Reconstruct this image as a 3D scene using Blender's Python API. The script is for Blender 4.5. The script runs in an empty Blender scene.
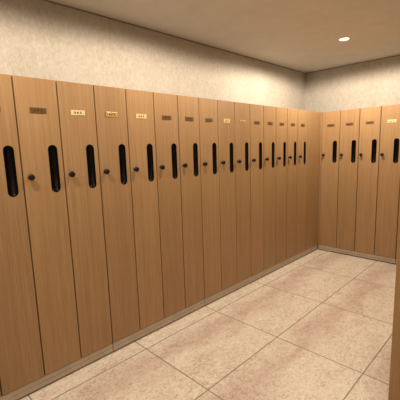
import bpy, bmesh, math, random
from mathutils import Vector, Matrix

random.seed(7)
S = bpy.context.scene
COL = S.collection
PI = math.pi

# ------------------------------------------------------------------ materials
def new_mat(name):
    m = bpy.data.materials.new(name)
    m.use_nodes = True
    nt = m.node_tree
    b = nt.nodes['Principled BSDF']
    return m, nt, b

def node(nt, t, **kw):
    n = nt.nodes.new(t)
    for k, v in kw.items():
        setattr(n, k, v)
    return n

def math_node(nt, op, a, b=None):
    n = nt.nodes.new('ShaderNodeMath'); n.operation = op
    for i, v in enumerate((a, b)):
        if v is None: continue
        if isinstance(v, (int, float)): n.inputs[i].default_value = v
        else: nt.links.new(v, n.inputs[i])
    return n.outputs[0]

def ramp(nt, fac, stops):
    r = nt.nodes.new('ShaderNodeValToRGB')
    e = r.color_ramp.elements
    while len(e) > len(stops): e.remove(e[-1])
    while len(e) < len(stops): e.new(0.5)
    for el, (p, c) in zip(e, stops):
        el.position = p
        el.color = (*c, 1)
    nt.links.new(fac, r.inputs[0])
    return r.outputs[0]

def mix(nt, fac, a, b, blend='MIX'):
    n = nt.nodes.new('ShaderNodeMix'); n.data_type = 'RGBA'; n.blend_type = blend
    if isinstance(fac, (int, float)): n.inputs[0].default_value = fac
    else: nt.links.new(fac, n.inputs[0])
    for i, v in ((6, a), (7, b)):
        if isinstance(v, tuple): n.inputs[i].default_value = (*v, 1)
        else: nt.links.new(v, n.inputs[i])
    return n.outputs[2]

def noise(nt, vec, scale, detail=4, rough=0.55, dist=0.0):
    n = nt.nodes.new('ShaderNodeTexNoise')
    n.inputs['Scale'].default_value = scale
    n.inputs['Detail'].default_value = detail
    n.inputs['Roughness'].default_value = rough
    n.inputs['Distortion'].default_value = dist
    nt.links.new(vec, n.inputs['Vector'])
    return n.outputs['Fac']

def mapping(nt, vec, scale=(1, 1, 1), rot=(0, 0, 0), loc=None):
    n = nt.nodes.new('ShaderNodeMapping')
    n.inputs['Scale'].default_value = scale
    n.inputs['Rotation'].default_value = rot
    nt.links.new(vec, n.inputs['Vector'])
    if loc is not None: nt.links.new(loc, n.inputs['Location'])
    return n.outputs[0]

def bump(nt, b, h, strength, dist):
    n = nt.nodes.new('ShaderNodeBump')
    n.inputs['Strength'].default_value = strength
    n.inputs['Distance'].default_value = dist
    nt.links.new(h, n.inputs['Height'])
    nt.links.new(n.outputs[0], b.inputs['Normal'])

def wood_material(name, gain=1.0):
    m, nt, b = new_mat(name)
    tc = node(nt, 'ShaderNodeTexCoord'); oi = node(nt, 'ShaderNodeObjectInfo')
    off = node(nt, 'ShaderNodeCombineXYZ')
    for i, k in enumerate((37.0, 19.0, 11.0)):
        nt.links.new(math_node(nt, 'MULTIPLY', oi.outputs['Random'], k), off.inputs[i])
    v = mapping(nt, tc.outputs['Object'], (1, 1, 1), loc=off.outputs[0])
    fine = noise(nt, mapping(nt, v, (190, 190, 3.0)), 1.0, 3, 0.6)
    streak = noise(nt, mapping(nt, v, (46, 46, 0.9)), 1.0, 3, 0.55)
    broad = noise(nt, mapping(nt, v, (9, 9, 0.45)), 1.0, 2, 0.5, 0.4)
    pores = noise(nt, mapping(nt, v, (420, 420, 16)), 1.0, 2, 0.6)
    f = math_node(nt, 'ADD', math_node(nt, 'MULTIPLY', fine, 0.60),
                  math_node(nt, 'ADD', math_node(nt, 'MULTIPLY', streak, 0.30), math_node(nt, 'MULTIPLY', broad, 0.10)))
    g = gain
    c = ramp(nt, f, [(0.30, (0.270*g, 0.159*g, 0.072*g)), (0.52, (0.352*g, 0.216*g, 0.105*g)), (0.72, (0.433*g, 0.275*g, 0.142*g))])
    pm = ramp(nt, pores, [(0.30, (1, 1, 1)), (0.40, (0, 0, 0))])
    c = mix(nt, math_node(nt, 'MULTIPLY', pm, 0.35), c, (0.24*g, 0.12*g, 0.05*g))
    # each panel a touch lighter or darker, as veneer sheets are
    hs = node(nt, 'ShaderNodeHueSaturation')
    nt.links.new(c, hs.inputs['Color'])
    nt.links.new(math_node(nt, 'ADD', math_node(nt, 'MULTIPLY', oi.outputs['Random'], 0.10), 0.95), hs.inputs['Value'])
    nt.links.new(hs.outputs[0], b.inputs['Base Color'])
    b.inputs['Roughness'].default_value = 0.46
    b.inputs['Specular IOR Level'].default_value = 0.35
    bump(nt, b, fine, 0.12, 0.002)
    return m

def flat(name, c, rough=0.5, metal=0.0, spec=0.5, var=0.06, vs=40):
    m, nt, b = new_mat(name)
    tc = node(nt, 'ShaderNodeTexCoord')
    n = noise(nt, tc.outputs['Object'], vs, 3)
    lo = tuple(x * (1 - var) for x in c); hi = tuple(min(1, x * (1 + var)) for x in c)
    nt.links.new(ramp(nt, n, [(0.3, lo), (0.7, hi)]), b.inputs['Base Color'])
    b.inputs['Roughness'].default_value = rough
    b.inputs['Metallic'].default_value = metal
    b.inputs['Specular IOR Level'].default_value = spec
    return m

def wallpaper_material():
    m, nt, b = new_mat('wallpaper')
    tc = node(nt, 'ShaderNodeTexCoord')
    v = tc.outputs['Object']
    big = noise(nt, mapping(nt, v, (3.2, 3.2, 2.2)), 1.0, 4, 0.6)
    fib = noise(nt, mapping(nt, v, (38, 38, 24)), 1.0, 4, 0.65, 0.8)
    grain = noise(nt, mapping(nt, v, (110, 110, 60)), 1.0, 2, 0.6)
    f = math_node(nt, 'ADD', math_node(nt, 'MULTIPLY', big, 0.25),
                  math_node(nt, 'ADD', math_node(nt, 'MULTIPLY', fib, 0.55), math_node(nt, 'MULTIPLY', grain, 0.2)))
    c = ramp(nt, f, [(0.36, (0.44, 0.40, 0.352)), (0.5, (0.53, 0.487, 0.433)), (0.64, (0.61, 0.572, 0.522))])
    nt.links.new(c, b.inputs['Base Color'])
    b.inputs['Roughness'].default_value = 0.85
    bump(nt, b, fib, 0.25, 0.004)
    return m

def floor_material():
    m, nt, b = new_mat('marble_tile')
    g = node(nt, 'ShaderNodeNewGeometry')
    sp = node(nt, 'ShaderNodeSeparateXYZ'); nt.links.new(g.outputs['Position'], sp.inputs[0])
    def cell(co, start, size):
        t = math_node(nt, 'DIVIDE', math_node(nt, 'SUBTRACT', co, start), size)
        idx = math_node(nt, 'FLOOR', t)
        fr = math_node(nt, 'SUBTRACT', t, idx)
        d = math_node(nt, 'MULTIPLY', math_node(nt, 'MINIMUM', fr, math_node(nt, 'SUBTRACT', 1.0, fr)), size)
        return idx, d
    ix, dx = cell(sp.outputs[0], 0.145, 0.65)
    iy, dy = cell(sp.outputs[1], 1.355, 0.80)
    d = math_node(nt, 'MINIMUM', dx, dy)
    cid = node(nt, 'ShaderNodeCombineXYZ')
    nt.links.new(math_node(nt, 'MULTIPLY', ix, 3.71), cid.inputs[0])
    nt.links.new(math_node(nt, 'MULTIPLY', iy, 5.37), cid.inputs[1])
    nt.links.new(math_node(nt, 'ADD', math_node(nt, 'MULTIPLY', ix, 1.9), math_node(nt, 'MULTIPLY', iy, 2.3)), cid.inputs[2])
    v = mapping(nt, g.outputs['Position'], (1, 1, 1), loc=cid.outputs[0])
    # stone bedded along the tile: a rosy grey band on one side, cream on the other, broken by speckle and veins
    wob = noise(nt, mapping(nt, v, (3.0, 2.2, 1)), 1.0, 4, 0.6, 0.6)
    tx = math_node(nt, 'DIVIDE', math_node(nt, 'SUBTRACT', sp.outputs[0], 0.145), 0.65)
    fx = math_node(nt, 'FRACT', tx)
    band = math_node(nt, 'ABSOLUTE', math_node(nt, 'SUBTRACT', math_node(nt, 'ADD', fx, math_node(nt, 'MULTIPLY', math_node(nt, 'SUBTRACT', wob, 0.5), 0.7)), 0.27))
    cloud = noise(nt, mapping(nt, v, (5.0, 2.0, 1), (0, 0, 0.25)), 1.0, 5, 0.62, 0.9)
    mott = noise(nt, mapping(nt, v, (26, 17, 1), (0, 0, 0.35)), 1.0, 5, 0.72, 1.8)
    speck = noise(nt, v, 85, 3, 0.65, 0.4)
    f = math_node(nt, 'ADD', math_node(nt, 'MULTIPLY', cloud, 0.20),
                  math_node(nt, 'ADD', math_node(nt, 'MULTIPLY', mott, 0.50), math_node(nt, 'MULTIPLY', speck, 0.30)))
    c = ramp(nt, f, [(0.36, (0.43, 0.33, 0.255)), (0.45, (0.67, 0.59, 0.52)), (0.52, (0.81, 0.75, 0.675)), (0.62, (0.90, 0.85, 0.755))])
    bm_ = ramp(nt, band, [(0.04, (1, 1, 1)), (0.26, (0, 0, 0))])
    c = mix(nt, math_node(nt, 'MULTIPLY', bm_, 0.8), c, mix(nt, 1.0, c, (0.80, 0.705, 0.72), 'MULTIPLY'))
    vein = noise(nt, mapping(nt, v, (8, 4.0, 1), (0, 0, 0.4)), 1.0, 6, 0.72, 2.4)
    vm = ramp(nt, math_node(nt, 'ABSOLUTE', math_node(nt, 'SUBTRACT', vein, 0.5)), [(0.0, (1, 1, 1)), (0.03, (0, 0, 0))])
    c = mix(nt, math_node(nt, 'MULTIPLY', vm, 0.28), c, (0.50, 0.33, 0.24))
    joint = ramp(nt, d, [(0.0032, (1, 1, 1)), (0.0042, (0, 0, 0))])
    c = mix(nt, math_node(nt, 'MULTIPLY', joint, 0.95), c, (0.09, 0.05, 0.03))
    nt.links.new(c, b.inputs['Base Color'])
    nt.links.new(ramp(nt, mott, [(0.3, (0.36,)*3), (0.7, (0.48,)*3)]), b.inputs['Roughness'])
    b.inputs['Specular IOR Level'].default_value = 0.4
    return m

WOOD = wood_material('oak_veneer')
BODYW = flat('carcass_gap_shade', (0.03, 0.017, 0.01), 0.8)  # board blackened to paint deep shade into the gaps between doors
BLACK = flat('black_plastic', (0.004, 0.0032, 0.003), 0.34, 0, 0.12)
KNOBM = flat('dark_bronze', (0.010, 0.0075, 0.006), 0.34, 0.2, 0.35)
BRASS_GLEAM = flat('brass', (0.98, 0.78, 0.44), 0.3, 0.3, 0.5, 0.05, 90)  # reflected gleam on the plate painted as a lighter brass
BRASS_HALF_GLEAM = flat('brass_half_gleam', (0.66, 0.46, 0.21), 0.32, 0.5, 0.5, 0.1, 90)  # same brass with only part of the reflected gleam painted in
BRASS_NO_GLEAM = flat('brass_no_gleam', (0.17, 0.10, 0.035), 0.38, 0.5, 0.5, 0.15, 90)  # same brass painted darker, where the plate catches no reflection
INK = flat('engraving_black', (0.035, 0.02, 0.01), 0.6)
PLINTH = flat('taupe_vinyl', (0.44, 0.36, 0.285), 0.42, 0, 0.45, 0.08, 12)
GROOVE_SHADE = flat('painted_groove_shade', (0.07, 0.05, 0.035), 0.8)  # dark colour paints the shade in the kick board groove and toe
WALLP = wallpaper_material()
CEIL = flat('ceiling_paint', (0.80, 0.75, 0.67), 0.9, 0, 0.2, 0.03, 6)
CEIL_EDGE = flat('ceiling_edge_brown', (0.30, 0.24, 0.18), 0.7)  # dark brown for the thin strip along the ceiling edge
FLOOR = floor_material()
WHITE = flat('white_enamel', (0.75, 0.73, 0.70), 0.4)

# ------------------------------------------------------------------ helpers
def link(name, bm, mats, parent=None, smooth=False):
    me = bpy.data.meshes.new(name)
    bmesh.ops.recalc_face_normals(bm, faces=bm.faces)
    bm.to_mesh(me); bm.free()
    for m in (mats if isinstance(mats, (list, tuple)) else [mats]): me.materials.append(m)
    if smooth:
        for p in me.polygons: p.use_smooth = True
    o = bpy.data.objects.new(name, me); COL.objects.link(o)
    o.parent = parent
    return o

def add_box(bm, x0, x1, y0, y1, z0, z1, mi=0, bevel=0.0):
    r = bmesh.ops.create_cube(bm, size=1.0)
    vs = r['verts']
    for v in vs:
        v.co = Vector((x0 if v.co.x < 0 else x1, y0 if v.co.y < 0 else y1, z0 if v.co.z < 0 else z1))
    fs = {f for v in vs for f in v.link_faces}
    for f in fs: f.material_index = mi
    if bevel:
        es = list({e for v in vs for e in v.link_edges})
        bmesh.ops.bevel(bm, geom=es, offset=bevel, segments=2, affect='EDGES', profile=0.5)

def structure(o):
    o['kind'] = 'structure'
    return o

def pill(cx, cz, r, half, n=10):
    """outline of an upright rounded slot, counter-clockwise from the right"""
    pts = []
    for i in range(n + 1):
        a = PI * i / n
        pts.append((cx + r * math.cos(a), cz + half - r + r * math.sin(a)))
    for i in range(n + 1):
        a = PI + PI * i / n
        pts.append((cx + r * math.cos(a), cz - half + r + r * math.sin(a)))
    return pts

# ------------------------------------------------------------------ sizes
W = 0.2485          # locker pitch, long row
WB = 0.2469         # locker pitch, back row
H = 1.9434          # top of the doors
HB = 0.0798         # underside of the doors
D = 0.50            # locker depth
YC = 4.5182         # front plane of the back row
Y0 = 0.6625         # first joint in view on the long row
XB = 0.2667         # first joint on the back row
WALLX = -0.506
WALLY = 5.037
CH = 2.6104         # ceiling
SLOT_F, SLOT_Z, SLOT_R, SLOT_H = 0.755, 1.4045, 0.0285, 0.1480
KNOB_F, KNOB_Z = 0.16, 1.364
PLATE_Z = 1.756

# ------------------------------------------------------------------ locker prototype (faces -Y, left edge at x=0)
def door_mesh(w, th=0.022):
    x0, x1 = 0.0037, w - 0.0037
    c = 0.0012
    def ring(ins, y):
        return [(x0 + ins, y, HB + ins), (x1 - ins, y, HB + ins), (x1 - ins, y, H - ins), (x0 + ins, y, H - ins)]
    bm = bmesh.new()
    slot = pill(w * SLOT_F, SLOT_Z, SLOT_R, SLOT_H)
    fo = [bm.verts.new(p) for p in ring(c, 0.0)]
    mo = [bm.verts.new(p) for p in ring(0.0, c)]
    bo = [bm.verts.new(p) for p in ring(0.0, th)]
    fi = [bm.verts.new((x, 0.0, z)) for x, z in slot]
    bi = [bm.verts.new((x, th, z)) for x, z in slot]
    def loop(vs): return [bm.edges.new((vs[i], vs[(i + 1) % len(vs)])) for i in range(len(vs))]
    bmesh.ops.triangle_fill(bm, use_beauty=True, edges=loop(fo) + loop(fi))
    bmesh.ops.triangle_fill(bm, use_beauty=True, edges=loop(bo) + loop(bi))
    for A, B in ((fo, mo), (mo, bo), (fi, bi)):
        n = len(A)
        for i in range(n):
            bm.faces.new((A[i], A[(i + 1) % n], B[(i + 1) % n], B[i]))
    return bm

def handle_mesh(w):
    """recessed pull: thin lip standing just proud of the door, tapered cup, closed floor"""
    bm = bmesh.new()
    prof = [(0.0284, 0.020), (0.0284, -0.0006), (0.0272, -0.0014), (0.0254, -0.0006), (0.0246, 0.004), (0.0232, 0.0185)]
    rings = []
    for r, y in prof:
        rings.append([bm.verts.new((x, y, z)) for x, z in pill(w * SLOT_F, SLOT_Z, r, SLOT_H - (SLOT_R - r))])
    for A, B in zip(rings, rings[1:]):
        n = len(A)
        for i in range(n): bm.faces.new((A[i], A[(i + 1) % n], B[(i + 1) % n], B[i]))
    bm.faces.new(rings[-1])
    bm.faces.new(list(reversed(rings[0])))
    return bm

def knob_mesh(w):
    """lathe: rose, neck, mushroom head"""
    prof = [(r_, y_ * 1.35) for r_, y_ in [(0.0, 0.0), (0.0125, 0.0), (0.0125, -0.002), (0.0115, -0.003), (0.0072, -0.0038), (0.0066, -0.008),
            (0.0085, -0.0105), (0.0170, -0.013), (0.0195, -0.0165), (0.0195, -0.0205), (0.0175, -0.0240), (0.0120, -0.0262), (0.0, -0.0270)]]
    bm = bmesh.new(); n = 24; cx = w * KNOB_F
    rings = []
    for r, y in prof:
        if r == 0: rings.append([bm.verts.new((cx, y - 0.0001, KNOB_Z))])
        else: rings.append([bm.verts.new((cx + r * math.cos(2 * PI * i / n), y - 0.0001, KNOB_Z + r * math.sin(2 * PI * i / n))) for i in range(n)])
    for A, B in zip(rings, rings[1:]):
        for i in range(n):
            j = (i + 1) % n
            if len(A) == 1: bm.faces.new((A[0], B[j], B[i]))
            elif len(B) == 1: bm.faces.new((A[i], A[j], B[0]))
            else: bm.faces.new((A[i], A[j], B[j], B[i]))
    return bm

def plate_mesh():
    """engraved plate, origin at its own centre; worn engraving too small to read, and two pin heads"""
    bm = bmesh.new()
    add_box(bm, -0.047, 0.047, -0.0030, -0.0006, -0.0160, 0.0160, 0, 0.0006)
    for px, pz, sx, sz in ((-0.0215, 0.0004, 0.0032, 0.0068), (-0.0160, -0.0030, 0.0022, 0.0036), (-0.0020, -0.0008, 0.0044, 0.0060),
                           (0.0035, 0.0038, 0.0020, 0.0024), (0.0170, 0.0010, 0.0030, 0.0064), (0.0222, -0.0022, 0.0016, 0.0034)):
        add_box(bm, px - sx, px + sx, -0.00325, -0.0029, pz - sz, pz + sz, 1)
    for cx in (-0.042, 0.042):
        bmesh.ops.create_cone(bm, cap_ends=True, segments=10, radius1=0.0019, radius2=0.0015, depth=0.0012,
                              matrix=Matrix.Translation((cx, -0.0035, 0)) @ Matrix.Rotation(PI / 2, 4, 'X'))
    return bm

def make_locker(w):
    t = bpy.data.objects.new('locker', None); COL.objects.link(t)
    t.empty_display_size = 0.1
    bm = bmesh.new(); add_box(bm, 0.0008, w - 0.0008, 0.0235, D, 0.0, H - 0.001)
    link('body', bm, BODYW, t)
    d = link('door', door_mesh(w), WOOD, t)
    link('recessed_handle', handle_mesh(w), BLACK, d, True)
    link('knob', knob_mesh(w), KNOBM, d, True)
    p = link('number_plate', plate_mesh(), [BRASS_GLEAM, INK], d)
    p.location = (w * 0.5, 0, PLATE_Z)
    return t

def copy_tree(o, parent=None):
    c = o.copy(); COL.objects.link(c)
    c.parent = parent
    for ch in list(o.children):
        copy_tree(ch, c)
    return c

def plate_of(t):
    for ch in t.children:
        for g in ch.children:
            if g.name.startswith('number_plate'): return g

def set_plate(t, gleam_level, tiltx, tiltz):
    p = plate_of(t)
    p.rotation_euler = (math.radians(tiltx), 0, math.radians(tiltz))
    p.data = PLATES[gleam_level]
    p['label'] = ('dark brass number plate, painted without gleam', 'brass number plate with faint painted gleam', 'brass number plate with bright painted gleam')[gleam_level]

def place(t, loc, rz, label, group):
    t.location = loc; t.rotation_euler = (0, 0, rz)
    t['label'] = label; t['category'] = 'locker'; t['group'] = group

proto_l = make_locker(W)
PLATES = []
for mt in (BRASS_NO_GLEAM, BRASS_HALF_GLEAM, BRASS_GLEAM):
    _tmp = link('number_plate', plate_mesh(), [mt, INK]); PLATES.append(_tmp.data)
    bpy.data.objects.remove(_tmp)
proto_b = make_locker(WB)

# long left row: joint k is at Y0 + k*W ; locker k spans joints k-1..k
ORD = ['', 'second', 'third', 'fourth', 'fifth', 'sixth', 'seventh', 'eighth', 'ninth', 'tenth', 'eleventh', 'twelfth', 'thirteenth', 'fourteenth']
left = {
    -1: 'tall oak locker showing only as a sliver at the lower left picture corner',
    0: 'tall oak locker of left row, the one cut off by the left picture edge',
    1: 'tall oak locker with dark dull plate, right of the one cut off at left edge',
    2: 'tall oak locker of left row with pale shiny plate, third from left picture edge',
    3: 'tall oak locker of left row, fourth from the left picture edge',
    4: 'tall oak locker with gleaming golden plate, fifth from the left picture edge',
    5: 'tall oak locker of left row with dull plate, sixth from the left picture edge',
    6: 'tall oak locker of left row standing just left of the nearer kick board seam',
    7: 'tall oak locker of left row standing just right of the nearer kick board seam',
    8: 'tall oak locker of left row with gleaming plate, seventh from plain corner panel',
    9: 'tall oak locker of left row with pale plate, sixth from plain corner panel',
    10: 'tall oak locker of left row, fifth from the plain corner panel',
    11: 'tall oak locker of left row, fourth from the plain corner panel',
    12: 'tall oak locker of left row, third from the plain corner panel',
    13: 'tall oak locker of left row, second from the plain corner panel',
    14: 'last oak locker of left row, directly beside the plain corner panel',
}
shine = {0: (0, 0, 0), 1: (0, 0, 0), 2: (2, 3, -2), 3: (1, 1, 2), 4: (2, 5, 0), 5: (0, 1, 1), 6: (0, -1, -1), 7: (0, 0, 2), 8: (2, 5, 1), 9: (1, 2, 0),
         10: (0, 0, 1), 11: (0, 0, -1), 12: (0, 1, 2), 13: (0, -1, 0), 14: (0, 0, 0)}
for k, label in left.items():
    t = proto_l if k == -1 else copy_tree(proto_l)
    place(t, (0, Y0 + (k - 1) * W, 0), PI / 2, label, 'oak lockers of the long left row')
    b, tx, tz = shine.get(k, (1, 0, 0))
    set_plate(t, b, tx, tz)

back = {
    0: ('oak locker of the back row standing right in the inner corner', 0),
    1: ('oak locker of the back row, second from the inner corner', 0),
    2: ('oak locker of the back row, third from the inner corner', 0),
    3: ('oak locker of the back row with shiny plate, fourth from the inner corner', 2),
    4: ('oak locker of the back row, beside the one with the shiny plate', 0),
    5: ('oak locker of the back row, sixth from the inner corner', 0),
}
for k, (label, b) in back.items():
    t = proto_b if k == 0 else copy_tree(proto_b)
    place(t, (XB + (k - 1) * WB, YC, 0), 0, label, 'oak lockers of the back row')
    set_plate(t, b, (4 if b else 0), 0)

# plain filler panel closing the left row at the inner corner
YF = Y0 + 14 * W
t = bpy.data.objects.new('corner_filler_panel', None); COL.objects.link(t)
t.location = (0, YF, 0); t.rotation_euler = (0, 0, PI / 2)
t['label'] = 'plain oak filler panel without handle, closing the left row at the inner corner'
t['category'] = 'panel'
wf = YC - YF
bm = bmesh.new(); add_box(bm, 0.0016, wf - 0.0005, 0.0, 0.022, HB, H, 0, 0.001); link('front_panel', bm, WOOD, t)
bm = bmesh.new(); add_box(bm, wf + 0.0005, wf + 0.02, -0.0190, 0.0, HB, H, 0, 0.001); link('scribe_strip', bm, WOOD, t)
bm = bmesh.new(); add_box(bm, 0.0008, wf - 0.0005, 0.0235, D, 0.0, H - 0.001); link('body', bm, BODYW, t)

# end of a locker bank close to the camera on the right: end panel faces the camera
RX, RY = 1.640, 2.00
t = bpy.data.objects.new('locker_bank', None); COL.objects.link(t)
t.location = (RX, RY, 0)
t['label'] = 'near oak locker bank at the right picture edge, only its plain end panel showing'
t['category'] = 'locker bank'
bm = bmesh.new(); add_box(bm, 0.0, 0.52, 0.0, 0.025, 0.0, H, 0, 0.003); link('end_panel', bm, WOOD, t)
bm = bmesh.new(); add_box(bm, 0.024, 0.52, 0.026, 1.95, 0.0, H - 0.002); link('body', bm, BODYW, t)
for i in range(8):
    bm = bmesh.new(); add_box(bm, 0.0, 0.022, 0.030 + i * 0.24, 0.030 + i * 0.24 + 0.237, HB, H, 0, 0.001)
    link('door', bm, WOOD, t)

# ------------------------------------------------------------------ room shell
def shell(name, x0, x1, y0, y1, z0, z1, m):
    bm = bmesh.new(); add_box(bm, x0, x1, y0, y1, z0, z1)
    return structure(link(name, bm, m))

XR, YN = 3.9, -2.6
shell('floor', WALLX - 0.1, XR + 0.1, YN - 0.1, WALLY + 0.1, -0.10, 0.0, FLOOR)
shell('ceiling', WALLX - 0.1, XR + 0.1, YN - 0.1, WALLY + 0.1, CH, CH + 0.1, CEIL)
shell('wall_left', WALLX - 0.1, WALLX, YN, WALLY, 0.0, CH, WALLP)
shell('wall_back', WALLX - 0.1, XR, WALLY, WALLY + 0.1, 0.0, CH, WALLP)
shell('wall_right', XR, XR + 0.1, YN, WALLY, 0.0, CH, WALLP)
shell('wall_front', WALLX, XR, YN - 0.1, YN, 0.0, CH, WALLP)
shell('ceiling_edge_1', WALLX, WALLX + 0.008, YN, WALLY, CH - 0.009, CH, CEIL_EDGE)
shell('ceiling_edge_2', WALLX + 0.008, XR, WALLY - 0.008, WALLY, CH - 0.009, CH, CEIL_EDGE)

def plinth(name, length, seams):
    """kick board under the doors, faces -Y: upper band, groove with painted shade, lower band; open seams every four lockers"""
    bm = bmesh.new()
    cuts = [0.0] + seams + [length]
    for a, b in zip(cuts, cuts[1:]):
        add_box(bm, a + 0.003, b - 0.003, 0.003, 0.022, 0.041, 0.0765, 0, 0.0015)
        add_box(bm, a + 0.003, b - 0.003, -0.001, 0.022, 0.013, 0.0385, 0, 0.0015)
    add_box(bm, 0, length, 0.014, 0.0225, 0.0, 0.045, 1)  # dark backing strip stands in for shade behind groove, seams and toe
    return structure(link(name, bm, [PLINTH, GROOVE_SHADE]))

ya = Y0 - 2 * W
o = plinth('baseboard_left', YC - 0.002 - ya, [Y0 + k * W - ya for k in (2, 6, 10)])
o.location = (0, ya, 0); o.rotation_euler = (0, 0, PI / 2)
o = plinth('baseboard_back', 1.60, [XB + 3 * WB])
o.location = (0.004, YC, 0)

# ------------------------------------------------------------------ recessed downlights
LENS, nt, b = new_mat('lamp_lens')
b.inputs['Base Color'].default_value = (0.8, 0.75, 0.65, 1)
b.inputs['Emission Color'].default_value = (1.0, 0.80, 0.55, 1)
b.inputs['Emission Strength'].default_value = 6.0

LAMP = (1.0, 0.84, 0.64)
def downlight(x, y, watts, label, size=178):
    t = bpy.data.objects.new('downlight', None); COL.objects.link(t)
    t.location = (x, y, CH)
    t['label'] = label; t['category'] = 'ceiling light'; t['group'] = 'recessed downlights'
    bm = bmesh.new(); n = 32
    prof = [(0.062, 0.0), (0.062, -0.004), (0.054, -0.006), (0.048, -0.003), (0.048, 0.0)]
    rings = [[bm.verts.new((r * math.cos(2 * PI * i / n), r * math.sin(2 * PI * i / n), z)) for i in range(n)] for r, z in prof]
    for A, B in zip(rings, rings[1:]):
        for i in range(n): bm.faces.new((A[i], A[(i + 1) % n], B[(i + 1) % n], B[i]))
    link('trim_ring', bm, WHITE, t, True)
    bm = bmesh.new()
    bmesh.ops.create_cone(bm, cap_ends=True, segments=n, radius1=0.047, radius2=0.047, depth=0.002, matrix=Matrix.Translation((0, 0, -0.0012)))
    link('lens', bm, LENS, t)
    L = bpy.data.lights.new('downlight_beam', 'SPOT')
    L.energy = watts; L.color = LAMP; L.spot_size = math.radians(size); L.spot_blend = 0.2; L.shadow_soft_size = 0.045
    lo = bpy.data.objects.new('downlight_beam', L); COL.objects.link(lo)
    lo.parent = t; lo.location = (0, 0, -0.055)

downlight(0.58, 3.80, 112, 'round recessed downlight in the ceiling near the back corner')
downlight(0.58, 1.84, 60, 'round recessed downlight over the middle of the left row')
downlight(0.58, 0.20, 64, 'round recessed downlight above the near end of the left row')
downlight(2.60, 0.35, 34, 'added unseen fill downlight beside the photographer, above the open floor')  # unseen lamp, added as fill from the open side of the room
downlight(2.60, -1.4, 34, 'added unseen fill downlight by the front wall')  # second added fill lamp, out of view behind the camera

w = bpy.data.worlds.new('World'); S.world = w; w.use_nodes = True
w.node_tree.nodes['Background'].inputs[0].default_value = (1.0, 0.82, 0.6, 1)
w.node_tree.nodes['Background'].inputs[1].default_value = 0.02

# ------------------------------------------------------------------ camera
yaw, pitch, roll, F = 0.7859, 0.1515, 0.0311, 335.08
cy, sy, cp, spt = math.cos(yaw), math.sin(yaw), math.cos(pitch), math.sin(pitch)
f = Vector((-sy * cp, cy * cp, -spt)); r = Vector((cy, sy, 0)); d = f.cross(r)
r2 = math.cos(roll) * r + math.sin(roll) * d
d2 = -math.sin(roll) * r + math.cos(roll) * d
cam = bpy.data.cameras.new('Camera'); co = bpy.data.objects.new('Camera', cam); COL.objects.link(co)
M = Matrix((r2, -d2, -f)).transposed().to_4x4()
M.translation = Vector((2.1325, 0, 1.5))
co.matrix_world = M
cam.sensor_fit = 'HORIZONTAL'; cam.sensor_width = 36.0; cam.lens = 36.0 * F / 400.0
cam.clip_start = 0.01
S.camera = co

vs = S.view_settings
S.display_settings.display_device = 'sRGB'
vs.view_transform = 'Standard'; vs.look = 'None'; vs.gamma = 1.0; vs.use_curve_mapping = False
vs.exposure = 0.0
